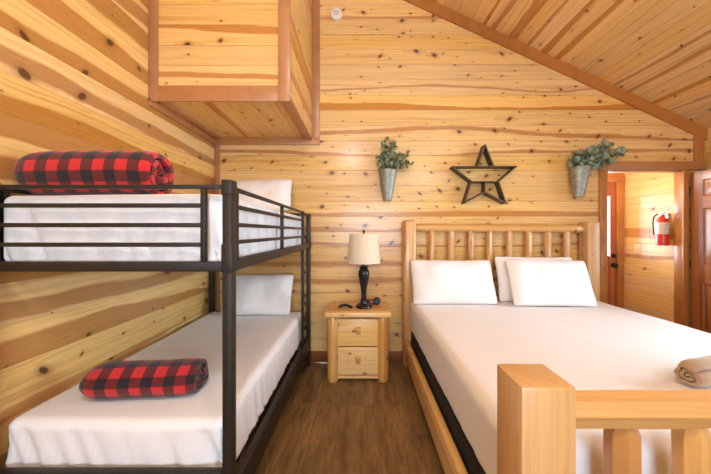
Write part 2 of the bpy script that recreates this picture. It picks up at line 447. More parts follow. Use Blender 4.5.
trim(M_tz, DX0, DX0+.022, YB+.001, YB+.1, 0, DZ-.02)                       # jambs
trim(M_tz, DX1-.022, DX1, YB+.001, YB+.1, 0, DZ-.02)
trim(M_tx, DX0, DX1, YB+.001, YB+.1, DZ-.02, DZ)
trim(M_tz, EX1-.01, EX1+.075, HY1-.022, HY1, 0, EZ)                        # entry door casing
trim(M_tz, EX0-.075, EX0+.01, HY1-.022, HY1, 0, EZ)
trim(M_tx, EX0-.08, EX1+.08, HY1-.026, HY1, EZ, EZ+.09)
bm = NB(); box(bm, XL, 2.594, YB-.018, YB, 0, .10, .003); struct('baseboard_back', bm, M_base)
M_base_y = pine('stained_baseboard_y', 1, 2, w=3, off=-1, sap=srgb(146, 88, 50), heart=srgb(116, 64, 34), hp=.5, knots=.2, ku=.6, seam=False, seed=44., rough=.35)
bm = NB(); box(bm, XL, XL+.014, YF, YB-.02, 0, .10, .003); struct('baseboard_left', bm, M_base_y)
bm = NB(); box(bm, XR-.018, XR, YF, YB-.02, 0, .10, .003); struct('baseboard_right', bm, M_base_y)

# windows (right wall and behind)
def window(nm, horiz, a0, a1, z0, z1, p, inward):
    """horiz: 'x' wall runs along X (p is y) or 'y' (p is x)."""
    def bx(bm, a, b, c, d, q0, q1, bev=.004):
        lo, hi = min(q0, q1), max(q0, q1)
        if horiz == 'x': box(bm, a, b, lo, hi, c, d, bev)
        else: box(bm, lo, hi, a, b, c, d, bev)
    bm = NB(); w = .09; q0, q1 = p, p+inward*.022
    bx(bm, a0-w, a1+w, z1, z1+w, q0, q1); bx(bm, a0-w, a1+w, z0-w, z0, q0, q1); bx(bm, a0-w, a0, z0, z1, q0, q1); bx(bm, a1, a1+w, z0, z1, q0, q1)
    root = struct(nm, bm, M_tz)
    bm = NB(); f = .05; q0, q1 = p-inward*.03, p-inward*.07
    bx(bm, a0, a0+f, z0, z1, q0, q1); bx(bm, a1-f, a1, z0, z1, q0, q1); zm = (z0+z1)/2
    for z in (z0, zm-f/2, z1-f): bx(bm, a0+f, a1-f, z, z+f, q0, q1)
    link('window_frame', bm, M_white, root)
    bm = NB(); bx(bm, a0+f, a1-f, z0+f, z1-f, p-inward*.048, p-inward*.052, 0); link('window_glass', bm, M_glass, root)
window('window_1', 'y', WY0, WY1, WZ0, WZ1, XR, -1)
window('window_2', 'x', -.6, 1.2, .9, 2.1, YF, 1)

# panelled inner door, open along the right wall
def panel_slab(bm, plane, lo, hi, z0, z1, p0, p1, panels, depth=.012):
    """Slab in the plane ('x' = constant X) with sunk raised panels on the p0 side."""
    us = sorted({lo, hi} | {a for q in panels for a in q[:2]}); zs = sorted({z0, z1} | {a for q in panels for a in q[2:]})
    def V(u, z, p): return (p, u, z) if plane == 'x' else (u, p, z)
    g = {}
    def vert(u, z, p):
        k = (round(u, 4), round(z, 4), round(p, 4))
        if k not in g: g[k] = bm.verts.new(V(u, z, p))
        return g[k]
    s = 1 if p1 > p0 else -1
    for i in range(len(us)-1):
        for j in range(len(zs)-1):
            a, b, c, d = us[i], us[i+1], zs[j], zs[j+1]
            inp = any(q[0] <= a and b <= q[1] and q[2] <= c and d <= q[3] for q in panels)
            if not inp: bm.faces.new([vert(*t, p0) for t in ((a, c), (b, c), (b, d), (a, d))])
    for (a, b, c, d) in panels:
        prev = [vert(u, z, p0) for u, z in ((a, c), (b, c), (b, d), (a, d))]
        for ins, dep in ((.012, depth), (.02, depth), (.05, depth*.2)):
            cur = [bm.verts.new(V(u, z, p0+s*dep)) for u, z in ((a+ins, c+ins), (b-ins, c+ins), (b-ins, d-ins), (a+ins, d-ins))]
            for k in range(4): bm.faces.new((prev[k], prev[(k+1) % 4], cur[(k+1) % 4], cur[k]))
            prev = cur
        bm.faces.new(prev)
    B = [bm.verts.new(V(u, z, p1)) for u, z in ((lo, z0), (hi, z0), (hi, z1), (lo, z1))]
    F = [vert(u, z, p0) for u, z in ((lo, z0), (hi, z0), (hi, z1), (lo, z1))]
    bm.faces.new(B)
    # rim: chain of boundary verts on each side
    for (fix, val) in (('u', lo), ('u', hi), ('z', z0), ('z', z1)):
        ch = [vert(val, z, p0) for z in zs] if fix == 'u' else [vert(u, val, p0) for u in us]
        e = [bm.verts.new(V(val, zs[0], p1)), bm.verts.new(V(val, zs[-1], p1))] if fix == 'u' else [bm.verts.new(V(us[0], val, p1)), bm.verts.new(V(us[-1], val, p1))]
        bm.faces.new(ch+e[::-1])
    bmesh.ops.remove_doubles(bm, verts=bm.verts, dist=1e-5)
dy1, dy0 = 3.272, 2.43
pan = []
for (c, d) in ((.24, .86), (1.06, 1.65), (1.775, 1.95)):
    pan += [(dy1-.115-.25, dy1-.115, c, d), (dy0+.115, dy0+.115+.25, c, d)]
bm = NB(); panel_slab(bm, 'x', dy0, dy1, .012, 2.045, 3.572, 3.609, pan)
d1 = struct('door_1', bm, M_door)
bm = NB(); lathe(bm, [(.001, 0), (.026, .002), (.03, .02), (.022, .04), (.012, .045), (.012, .055), (.03, .058), (.03, .063), (.001, .064)], (0, 0, 0), 20)
bmesh.ops.rotate(bm, verts=bm.verts, cent=(0, 0, 0), matrix=Matrix.Rotation(PI/2, 3, 'Y')); bmesh.ops.translate(bm, verts=bm.verts, vec=(3.575-.064, dy0+.06, .96))
link('door_knob', bm, M_knob, d1)
for z in (.25, 1.05, 1.85):
    bm = NB(); tube(bm, [(3.571, dy1+.004, z-.045), (3.571, dy1+.004, z+.045)], .006); link('hinge', bm, M_knob, d1)

# entry door at the end of the hall
gz0, gz1 = 1.06, 1.90; gx0, gx1 = EX0+.10, EX1-.078
bm = NB(); y0, y1 = HY1+.01, HY1+.055
box(bm, EX0, gx0, y0, y1, .01, EZ); box(bm, gx1, EX1, y0, y1, .01, EZ); box(bm, gx0, gx1, y0, y1, gz1, EZ)
box(bm, gx0, gx1, y0, y1, .95, gz0); box(bm, gx0, gx1, y0, y1, .01, .2); box(bm, gx0, gx1, y0+.012, y1-.01, .2, .95)
d2 = struct('door_2', bm, M_edoor)
bm = NB(); box(bm, gx0, gx1, y0+.02, y0+.026, gz0, gz1); link('glass', bm, M_glass, d2)
bm = NB()
for a in ((gx0, gx0+.02, gz0, gz1), (gx1-.008, gx1, gz0, gz1)): box(bm, a[0], a[1], y0-.006, y0+.01, a[2], a[3])
box(bm, gx0+.02, gx1-.02, y0-.006, y0+.01, gz0, gz0+.02); box(bm, gx0+.02, gx1-.02, y0-.006, y0+.01, gz1-.02, gz1); link('glass_frame', bm, M_edoor, d2)
def yknob(z, parts, nm):
    bm = NB(); lathe(bm, parts, (0, 0, 0), 20); bmesh.ops.rotate(bm, verts=bm.verts, cent=(0, 0, 0), matrix=Matrix.Rotation(PI/2, 3, 'X'))
    bmesh.ops.translate(bm, verts=bm.verts, vec=(EX1-.045, y0, z)); return link(nm, bm, M_knob, d2)
yknob(1.08, [(.001, 0), (.03, 0), (.03, .012), (.02, .016), (.02, .03), (.001, .03)], 'deadbolt')
yknob(.955, [(.001, 0), (.032, 0), (.032, .008), (.012, .012), (.012, .03), (.028, .036), (.03, .05), (.02, .06), (.001, .062)], 'door_knob')

# ------------------------------------------------------------------ bunk bed
bx1, by0, by1 = -.534, 1.24, 3.20; bx0 = -1.586; PW = .042
bunk = tag(empty('bunk_bed', (-1.02, 2.2, 0)), 'dark bronze metal twin bunk bed with guard rails and a narrow side ladder', 'bunk bed')
M = M_metal
def bpart(nm, boxes, parent=bunk, bev=.004):
    bm = NB()
    for b in boxes: box(bm, *b, bev=bev)
    return link(nm, bm, M, parent)
for (px0, px1) in ((bx0, bx0+.036), (bx1-PW+.005, bx1)):
    for (py0, py1, zt) in ((by0, by0+.055, 1.612), (by1-.055, by1, 1.585)):
        p = bpart('post', [(px0, px1, py0, py1, 0, zt)])
        bpart('bracket', [(px0-.004, px1+.004, py0-.004, py1+.004, 1.232, 1.352)], p, .006)
        bpart('post_cap', [(px0-.004, px1+.004, py0-.004, py1+.004, 1.553, zt+.004)], p, .006)
fx0, fx1 = bx0+.035, bx1-PW+.001
bpart('upper_frame', [(bx0+.004, bx0+.024, by0+.05, by1-.05, 1.233, 1.283), (bx1-.034, bx1-.004, by0+.05, by1-.05, 1.233, 1.283),
                      (fx0, fx1, by0+.006, by0+.04, 1.236, 1.277), (fx0, fx1, by1-.04, by1-.006, 1.236, 1.277)])
bpart('lower_frame', [(bx0+.004, bx0+.024, by0+.05, by1-.05, .165, .302), (bx1-.043, bx1-.004, by0+.05, by1-.05, .165, .302),
                      (fx0, fx1, by0+.006, by0+.04, .36, .405), (fx0, fx1, by1-.04, by1-.006, .375, .42), (fx0, fx1, by0+.006, by0+.04, .20, .245), (fx0, fx1, by1-.04, by1-.006, .20, .245)])
for nm, zz in (('upper_slats', 1.232), ('lower_slats', .236)):
    bpart(nm, [(bx0+.024, bx1-.09, by0+.12+k*.155, by0+.16+k*.155, zz, zz+.018) for k in range(12)], bev=0)
for (ya, yb) in ((by0+.012, by0+.036), (by1-.036, by1-.012)):
    g = [(fx0, fx1, ya, yb, 1.580, 1.597), (-.668, -.646, ya, yb, 1.277, 1.580)]
    g += [(fx0, -.668, ya+.002, yb-.002, z-.009, z+.009) for z in (1.511, 1.429, 1.347)]
    bpart('end_guard', g)
for xa, xb, yend in ((bx1-.032, bx1-.010, 2.86), (bx0+.003, bx0+.021, 3.14)):
    g = [(xa, xb, by0+.05, yend, 1.578, 1.596), (xa, xb, 1.322, 1.350, 1.28, 1.58), (xa, xb, 2.11, 2.135, 1.28, 1.58)]
    if yend > 3: g.append((xa, xb, 2.85, 2.875, 1.28, 1.58))
    g += [(xa+.002, xb-.002, 1.35, yend, z-.009, z+.009) for z in (1.511, 1.432, 1.355)]
    bpart('side_guard', g)
lad = bpart('ladder', [(bx1-.034, bx1-.008, 2.86, 2.89, .285, 1.60), (bx1-.032, bx1-.010, 2.89, 3.15, 1.56, 1.582)])
for k in range(5):
    z = 1.0-.235*k+.0
    bm = NB(); tube(bm, [(bx1-.02, 2.885, z), (bx1-.02, 3.15, z)], .012, 10); link('rung', bm, M, lad)

def sheetdisp(x0, x1, y0, y1, zt, zb, amp=.006, seed=0):
    def f(q, n):
        side = 1-abs(n.z)
        t = (q.x if abs(n.y) > abs(n.x) else q.y)
        lo = min(1.0, max(0.0, (zt-q.z)/(zt-zb)))
        corner = math.exp(-min(abs(q.x-x0), abs(q.x-x1))/.25) if abs(n.y) > abs(n.x) else math.exp(-min(abs(q.y-y0), abs(q.y-y1))/.5)
        fold = -1.3*abs(mnoise.noise(Vector((t*20+(q.z-zb)*8, q.z*1.5, seed+7))))+.5+.5*mnoise.noise(Vector((t*16+(q.z-zb)*6, q.z*1.2, seed)))*1.0+mnoise.noise(Vector((t*34+(q.z-zb)*9, q.z*2, seed+3)))*.6
        d = side*min(fold-.5, 0.0)*amp*1.5*(.35+.9*lo)*(.5+.9*corner)
        d += (1-side)*(mnoise.noise(Vector((q.x*2.3, q.y*1.7, seed)))*.006+mnoise.noise(Vector((q.x*6, q.y*3.5, seed+1)))*.0025)
        return d
    return f
mx0, mx1, my0, my1 = -1.558, -.590, 1.298, 3.14
for nm, zb, zt, lab in (('mattress', 1.256, 1.563, 'mattress in a white fitted sheet on the upper bunk, behind the guard rails'),
                        ('mattress', .287, .58, 'mattress in a white fitted sheet on the lower bunk')):
    x1_ = mx1 if zt > 1 else -.590
    bm = roundbox(mx0, x1_, my0, my1, zb, zt, .036 if zt > 1 else .048, .02, sheetdisp(mx0, x1_, my0, my1, zt, zb, .02, zt))
    tag(link(nm, bm, M_sheet, origin=(-1.04, 2.2, zb), angle=70), lab, 'mattress')

def lean(cx, cy, cz, tilt, yaw=0.0, roll=0.0):
    return Matrix.Translation((cx, cy, cz)) @ Matrix.Rotation(yaw, 4, 'Z') @ Matrix.Rotation(tilt, 4, 'X') @ Matrix.Rotation(roll, 4, 'Z')
bm = pillow(.68, .42, .17, lean(-1.03, 3.03, .765, 1.12, 0, 0.0), 3); bmesh.ops.translate(bm, verts=bm.verts, vec=(0, min(0, 3.15-max(v.co.y for v in bm.verts)), .588-min(v.co.z for v in bm.verts)))
tag(link('pillow', bm, M_case, origin=(-1.03, 3.03, .59), angle=80), 'white pillow leaning at the far end of the lower bunk', 'pillow', 'bunk pillows')
bm = pillow(.66, .40, .17, lean(-1.02, 3.0, 1.735, 1.0, 0, .08), 4); bmesh.ops.translate(bm, verts=bm.verts, vec=(0, min(0, 3.15-max(v.co.y for v in bm.verts)), 1.572-min(v.co.z for v in bm.verts)))
tag(link('pillow', bm, M_case, origin=(-1.02, 3.0, 1.57), angle=80), 'white pillow on the upper bunk, its corner poking above the guard rail', 'pillow', 'bunk pillows')

# rolled blankets
def roll(name, c, length, R, yaw, mat, turns=4.2, fy=1.15, fz=.92, seed=0, r0=.014, floorz=None, lumps=.006, phase=.4, ymir=1):
    bm = NB(); uvl = bm.loops.layers.uv.new('UVMap')
    nth = int(turns*34); na = 46; pitch = (R-r0)/turns; th = pitch*.70
    rot = Matrix.Rotation(yaw, 3, 'Z'); out, inn, uvs = [], [], []
    arc = 0
    for i in range(nth+1):
        a = turns*2*PI*i/nth; r = r0+pitch*a/(2*PI)
        arc += (turns*2*PI/nth)*r
        o_, i_, u_ = [], [], []
        e0 = mnoise.noise(Vector((a*.55, seed, 1)))*.022; e1 = mnoise.noise(Vector((a*.5, seed, 9)))*.026
        if a < 5: e1 -= .012*(5-a)/5
        for k in range(na+1):
            s = -1+2*k/na; s = math.copysign(1-(1-abs(s))**1.25, s)
            ax = s*length/2+(e1 if s > 0 else e0)*abs(s)**3
            q = 1-(.24 if s < 0 else .10)*abs(s)**9
            wob = 1+lumps*10*mnoise.noise(Vector((math.cos(a)*1.1+seed, math.sin(a)*1.1, ax*4)))*(r/R)*.6
            for rr, L in ((r, o_), (max(r-th, .003), i_)):
                ro = rr*q*wob
                y, z = math.cos(a+phase)*ro*fy*ymir, math.sin(a+phase)*ro*fz
                z = max(z, -R*fz*.80)+ (0.02*r*math.sin(ax*9+seed))
                p = rot @ Vector((ax, y, z)); L.append(bm.verts.new(Vector(c)+p))
            u_.append((arc, ax))
        out.append(o_); inn.append(i_); uvs.append(u_)
    def face(vs, us):
        f = bm.faces.new(vs)
        for l, u in zip(f.loops, us): l[uvl].uv = u
    for i in range(nth):
        for k in range(na):
            U = [uvs[i][k], uvs[i+1][k], uvs[i+1][k+1], uvs[i][k+1]]
            face((out[i][k], out[i+1][k], out[i+1][k+1], out[i][k+1]), U)
            face((inn[i][k], inn[i][k+1], inn[i+1][k+1], inn[i+1][k]), [U[0], U[3], U[2], U[1]])
        for k in (0, na):
            U = [uvs[i][k], uvs[i+1][k], uvs[i+1][k], uvs[i][k]]
            face((out[i][k], inn[i][k], inn[i+1][k], out[i+1][k]), [uvs[i][k], uvs[i][k], uvs[i+1][k], uvs[i+1][k]])
    for k in range(na):
        for i in (0, nth): face((out[i][k], out[i][k+1], inn[i][k+1], inn[i][k]), [uvs[i][k], uvs[i][k+1], uvs[i][k+1], uvs[i][k]])
    lo = min(v.co.z for v in bm.verts)
    if floorz is not None: bmesh.ops.translate(bm, verts=bm.verts, vec=(0, 0, floorz-lo))
    return link(name, bm, mat, origin=(c[0], c[1], floorz if floorz is not None else c[2]), angle=75)
r1 = roll('rolled_blanket', (-1.243, 1.425, 1.68), .60, .127, math.radians(-1), M_plaid, turns=3.3, seed=1, floorz=1.57, fy=1.0, fz=1.02, phase=-1.9, r0=.01)
tag(r1, 'red and black buffalo plaid blanket rolled up on the upper bunk', 'blanket', 'rolled plaid blankets')
r2 = roll('rolled_blanket', (-1.082, 1.545, .67), .51, .105, math.radians(6), M_plaid, turns=3.1, seed=4, floorz=.584, fy=1.2, fz=.90, phase=-1.6, r0=.01, lumps=.011)
tag(r2, 'red and black buffalo plaid blanket rolled up on the lower bunk', 'blanket', 'rolled plaid blankets')

# ------------------------------------------------------------------ nightstand, lamp, small things
ns = tag(empty('nightstand', (-.027, 2.97, 0)), 'knotty pine nightstand with two drawers and round log legs', 'nightstand')
nx0, nx1, ny0, ny1, nzt = -.33, .275, 2.77, 3.17, .657
bm = NB(); box(bm, nx0, nx1, ny0, ny1, nzt-.043, nzt, .006); link('top', bm, M_nx, ns)
for lx in (nx0+.065, nx1-.065):
    for ly in (ny0+.075, ny1-.06):
        bm = NB(); log(bm, (lx, ly, 0), (lx, ly, nzt-.043), .053, 18, .05, 7, .012, seed=lx*5+ly, chr_=.86); link('leg', bm, M_nz, ns)
cx0, cx1, cy0 = nx0+.11, nx1-.11, ny0+.055
bm = NB(); box(bm, cx0, cx0+.018, cy0+.02, ny1-.03, .05, nzt-.043); link('side_panel', bm, M_nz, ns)
bm = NB(); box(bm, cx1-.018, cx1, cy0+.02, ny1-.03, .05, nzt-.043); link('side_panel', bm, M_nz, ns)
bm = NB(); box(bm, cx0+.018, cx1-.018, ny1-.045, ny1-.03, .05, nzt-.043); link('back_panel', bm, M_nx, ns)
bm = NB(); box(bm, cx0-.02, cx1+.02, cy0+.01, cy0+.04, .022, .05, .003); link('bottom_rail', bm, M_nx, ns)
bm = NB(); box(bm, cx0+.018, cx1-.018, cy0+.03, ny1-.045, .05, .065); link('bottom_panel', bm, M_nx, ns)
M_dr = pine('drawer_front', 0, 2, w=.1335, off=.0585, sap=srgb(242, 202, 132), heart=srgb(212, 154, 86), hp=.4, hwide=.2, knots=.55, ku=.2, kmax=.011, seed=71., rough=.3)
for (z0, z1) in ((.062, .322), (.332, .588)):
    bm = NB(); box(bm, cx0+.004, cx1-.004, cy0, cy0+.022, z0, z1, .003)
    box(bm, cx0+.024, cx1-.024, cy0+.022, ny1-.06, z0+.012, z1-.04)
    d = link('drawer', bm, M_dr, ns)
    zc = z0+(z1-z0)*.55; xc = (cx0+cx1)/2
    bm = NB(); box(bm, xc-.024, xc+.024, cy0-.034, cy0, zc-.005, zc+.04, .004); box(bm, xc-.022, xc+.022, cy0-.026, cy0, zc-.028, zc-.005, .003)
    k = link('knob', bm, M_nx, d)

LX, LY = .028, 2.985
lamp = tag(empty('table_lamp', (LX, LY, nzt)), 'table lamp with turned black base and beige drum shade on the nightstand', 'lamp')
bm = NB(); lathe(bm, [(.001, 0), (.078, 0), (.082, .008), (.078, .02), (.062, .032), (.040, .042), (.032, .06), (.034, .075), (.026, .085), (.025, .14), (.031, .19),
                     (.042, .25), (.053, .305), (.056, .335), (.052, .36), (.036, .382), (.044, .392), (.040, .404), (.020, .412), (.016, .46), (.001, .46)], (LX, LY, nzt), 36); link('base', bm, M_blk, lamp)
bm = NB(); prof = [(.166, .44), (.137, .722)]
rr = []
for r, z in ((.166, .440), (.137, .722), (.134, .722), (.163, .440)): rr.append([(LX+r*math.cos(2*PI*k/48), LY+r*math.sin(2*PI*k/48), nzt+z) for k in range(48)])
rings(bm, rr+[rr[0]], False); bmesh.ops.remove_doubles(bm, verts=bm.verts, dist=1e-5); link('lamp_shade', bm, M_shade, lamp)
bm = NB(); tube(bm, [(LX, LY, nzt+.455), (LX, LY, nzt+.735)], .004)
for a in (0, 2*PI/3, 4*PI/3): tube(bm, [(LX, LY, nzt+.712), (LX+.136*math.cos(a), LY+.136*math.sin(a), nzt+.716)], .002, 6)
link('harp', bm, M_knob, lamp)
bm = NB(); lathe(bm, [(.001, 0), (.012, 0), (.009, .008), (.014, .018), (.012, .028), (.001, .034)], (LX, LY, nzt+.732), 16); link('finial', bm, M_blk, lamp)

# small black things beside the lamp
gd = tag(empty('small_gadget', (.14, 3.095, nzt)), 'small black rounded gadget with a pink front lying behind the lamp base', 'gadget')
bm = roundbox(.06, .175, 3.075, 3.115, nzt+.001, nzt+.052, .018, .012); link('body', bm, M_blkpl, gd)
bm = NB(); lathe(bm, [(.001, 0), (.028, 0), (.036, .008), (.036, .036), (.028, .045), (.001, .045)], (0, 0, 0), 24)
bmesh.ops.rotate(bm, verts=bm.verts, cent=(0, 0, 0), matrix=Matrix.Rotation(PI/2, 3, 'X')); bmesh.ops.translate(bm, verts=bm.verts, vec=(.165, 3.115, nzt+.037)); link('round_end', bm, M_blkpl, gd)
bm = roundbox(.088, .118, 3.067, 3.079, nzt+.018, nzt+.044, .005, .01); link('front_button', bm, M_pink, gd)
bm = NB(); P = [(-.215+.20*t*.66, 2.915+.035*math.sin(t*4.3), nzt+.017+.014*math.sin(t*PI*.9)) for t in [i/12 for i in range(13)]]
tube(bm, P, [.007, .014, .016, .016, .015, .014, .014, .013, .013, .014, .016, .016, .008], 12)
tag(link('small_gadget', bm, M_blkpl, origin=(-.15, 2.915, nzt), angle=60), 'small curved black gadget lying on the left of the nightstand top', 'gadget')
bm = NB(); 
for i in range(5):
    a = i*.55; tube(bm, [(-.437+.03*i*math.cos(a)*.6, 3.215+.012*math.sin(i*2.1), .006+.004*(i % 2)), (-.425+.028*i*.7, 3.205+.014*math.cos(i*1.7), .012), (-.405+.02*i*.7, 3.20+.012*math.sin(i), .006)], .006, 8)
tag(link('cable', bm, M_white, origin=(-.42, 3.2, 0), angle=60), 'scrap of white cable on the floor by the baseboard beside the nightstand', 'cable')

# ------------------------------------------------------------------ king bed
bed = tag(empty('log_bed', (1.46, 2.0, 0)), 'king log bed with spindled headboard and chunky footboard posts', 'bed')
hp_ = [(.441, .575), (2.345, 2.475)]
for i, (a, b) in enumerate(hp_):
    bm = NB(); box(bm, a, b, 3.12, 3.262, 0, 1.525-.02*i, .03 if i == 0 else .014, 3); link('post', bm, M_lz, bed)
for zc, r in ((1.447, .043), (.56, .05)):
    bm = NB(); log(bm, (.57, 3.195, zc), (2.36, 3.195, zc-.014), r, 18, .07, 14, .03, seed=2); link('headboard_rail', bm, M_lx, bed)
for k in range(8):
    x = .742+.2052*k
    bm = NB(); log(bm, (x, 3.195, .59), (x, 3.195, 1.427), .037, 9, .16, 9, .05, seed=k+3, chr_=.6, phase=random.random()); link('spindle', bm, M_lz, bed)
FY0, FY1, FZ = .829, .985, .973
for i, (a, b) in enumerate(((.441, .593), (2.345, 2.494))):
    bm = NB(); box(bm, a, b, FY0, FY1, 0, FZ, .007, 2); link('post', bm, M_lz, bed)
for zc, r in ((.872, .053), (.30, .05)):
    bm = NB(); log(bm, (.58, .905, zc), (2.355, .905, zc), r, 8, .10, 16, .02, phase=.08, seed=8, chr_=.9); link('footboard_rail', bm, M_lx, bed)
for k in range(8):
    x = .782+.2085*k
    bm = NB(); log(bm, (x, .905, .33), (x, .905,   .842), .046, 8, .05, 5, .045, phase=.5, seed=k+31, chr_=.62); link('spindle', bm, M_lz, bed)
for x0, x1 in ((.452, .502), (2.43, 2.48)):
    bm = NB(); box(bm, x0, x1, FY1-.005, 3.125, .085, .285, .014, 3)
    for v in bm.verts: v.co.x += .004*mnoise.noise(Vector((v.co.y*3, v.co.z*8, x0)))
    link('side_rail', bm, M_ly, bed)
for k in range(12):
    bm = NB(); box(bm, .51, 2.42, 1.05+k*.18, 1.12+k*.18, .15, .17); link('slat', bm, M_lx, bed)

bm = roundbox(.512, 2.422, 1.0, 3.10, .172, .385, .02, .06)
tag(link('box_spring', bm, M_bsp, origin=(1.47, 2.05, .17), angle=60), 'black box spring showing between the log side rail and the king mattress', 'box spring')
KX0, KX1, KY0, KY1, KZ = .498, 2.452, .995, 3.112, .702
def kdisp(q, n):
    d = sheetdisp(KX0, KX1, KY0, KY1, KZ, .39, .007, 6)(q, n)
    return d
bm = roundbox(KX0, KX1, KY0, KY1, .39, KZ, .055, .035, kdisp)
tag(link('mattress', bm, M_sheet, origin=(1.47, 2.05, .39), angle=70), 'king mattress in a smooth white fitted sheet on the log bed', 'mattress')
from mathutils.bvhtree import BVHTree
def settle(bm, zfloor, ymax=None, behind=None):
    """Rest a pillow on the sheet, in front of the headboard and of the pillow behind it."""
    bmesh.ops.translate(bm, verts=bm.verts, vec=(0, 0, zfloor-min(v.co.z for v in bm.verts)))
    if ymax: 
        dy = ymax-max(v.co.y for v in bm.verts)
        if dy < 0: bmesh.ops.translate(bm, verts=bm.verts, vec=(0, dy, 0))
    if behind:
        for _ in range(60):
            if not BVHTree.FromBMesh(bm).overlap(behind): break
            bmesh.ops.translate(bm, verts=bm.verts, vec=(0, -.006, 0))
    return bm
KT = KZ+.006
pA = settle(pillow(.82, .455, .17, lean(.905, 2.98, .90, 1.14, 0, 0), 11), KT, 3.115)
tag(link('pillow', pA, M_case, origin=(.912, 2.95, .71), angle=80), 'white pillow on the king bed, nearest the nightstand', 'pillow', 'king bed pillows')
pB = settle(pillow(.80, .46, .11, lean(1.765, 3.06, .925, 1.30, 0, -.01), 12), KT, 3.115); tB = BVHTree.FromBMesh(pB)
tag(link('pillow', pB, M_case, origin=(1.775, 3.05, .71), angle=80), 'white pillow against the headboard, tucked behind the pillow nearest the doorway', 'pillow', 'king bed pillows')
pC = settle(pillow(.79, .46, .15, lean(1.81, 2.96, .90, 1.14, .01, -.02), 13), KT, None, tB)
tag(link('pillow', pC, M_case, origin=(1.845, 2.9, .71), angle=80), 'white pillow in front of another one, nearest the doorway', 'pillow', 'king bed pillows')
# tan blanket bundled by the footboard
tb = roll('rolled_blanket', (1.735, 1.42, .77), .56, .066, math.radians(14), M_tan, turns=2.2, seed=9, floorz=.708, fy=1.25, fz=.88, lumps=.07, phase=.9)
tag(tb, 'tan fleece blanket rolled up on the bed beside the footboard', 'blanket')

# ------------------------------------------------------------------ wall decor
def planter(loc, rt, rb, h, lab, leafmat, stems, lr, seed, lean_x):
    rnd = random.Random(seed)
    X, Y, Z = loc                                     # Z = rim height
    th = tag(empty('wall_planter', (X, Y, Z-h)), lab, 'planter')
    bm = NB(); n = 28; out = []
    def ring(r, z, yb): return [(X+r*math.cos(2*PI*k/n)+lean_x*(Z-z), min(YB-.003, Y+.8*r*math.sin(2*PI*k/n)), z) for k in range(n)]
    rs = []
    for i in range(9):
        t = i/8; r = rb+(rt-rb)*t; rs.append(ring(r+(.0022 if i % 2 else 0), Z-h+h*t, 0))
    rs.append(ring(rt+.004, Z, 0)); rs.append(ring(rt-.004, Z, 0))
    for i in range(1, 9): t = 1-i/8*.9; rs.append(ring(rb+(rt-rb)*t-.004, Z-h+h*t, 0))
    rings(bm, rs, True); link('vase', bm, M_galv, th)
    bms, bml = NB(), NB()
    for (ex, ez, ey) in stems:
        p0 = Vector((X+rnd.uniform(-.4, .4)*rt, Y-.01, Z-.05)); p1 = Vector((X+ex*.35, Y-.03, Z+.06)); p2 = Vector((X+ex, Y+ey, Z+ez))
        pts = [(1-t)**2*p0+2*t*(1-t)*p1+t*t*p2 for t in [i/10 for i in range(11)]]
        for p in pts: p.y = min(p.y, YB-.02)
        tube(bms, pts, [.003-.0002*i for i in range(11)], 6)
        for i in range(3, 11):
            for s in (-1, 1, .3):
                q = pts[i]+Vector((rnd.uniform(-1, 1), rnd.uniform(-.9, .5), rnd.uniform(-1, 1)))*lr*.75
                r = lr*rnd.uniform(.6, 1.1)
                nrm = Vector((rnd.uniform(-1, 1), rnd.uniform(-1.5, -.1), rnd.uniform(-.4, 1.2))).normalized()
                a, b = frame_of(nrm); c = q+(a*s+b*rnd.uniform(-.5, .8))*r*.8
                c.y = min(c.y, YB-.012-r)
                k = 9; top = [bml.verts.new(c+(a*math.cos(2*PI*j/k)*r*.85+b*math.sin(2*PI*j/k)*r)+nrm*r*.18) for j in range(k)]
                m1 = bml.verts.new(c); bt = bml.verts.new(c-nrm*.002)
                for j in range(k):
                    bml.faces.new((m1, top[j], top[(j+1) % k])); bml.faces.new((bt, top[(j+1) % k], top[j]))
    link('stem', bms, M_stem, th)
    link('foliage', bml, leafmat, th, angle=80)
    return th
planter((.286, 3.215, 2.06), .098, .044, .325, 'tin cone wall planter with tight green sprigs, between the lamp and the star', M_leaf1,
        [(-.07, .10, 0), (-.02, .30, -.02), (.02, .33, 0), (.05, .22, -.03), (.13, .16, -.02), (.20, .15, 0), (.23, .07, .02), (-.09, .05, -.03), (.1, .04, -.05), (-.04, .17, -.04), (.17, .02, -.03), (0, .06, -.06) , (-.05, .24, -.05), (.06, .29, -.05), (.12, .10, -.06), (-.08, .13, -.05)], .026, 3, -.02)
planter((2.328, 3.205, 2.09), .104, .048, .315, 'tin cone wall planter with round eucalyptus leaves spilling over the door casing', M_leaf2,
        [(-.06, .11, 0), (0, .14, -.02), (.10, .15, -.02), (.20, .20, 0), (.30, .24, -.02), (.38, .15, -.01), (.47, .17, 0), (.24, .10, -.05), (-.09, .03, -.04), (.30, .05, -.02), (.06, .05, -.05)], .038, 8, -.06)

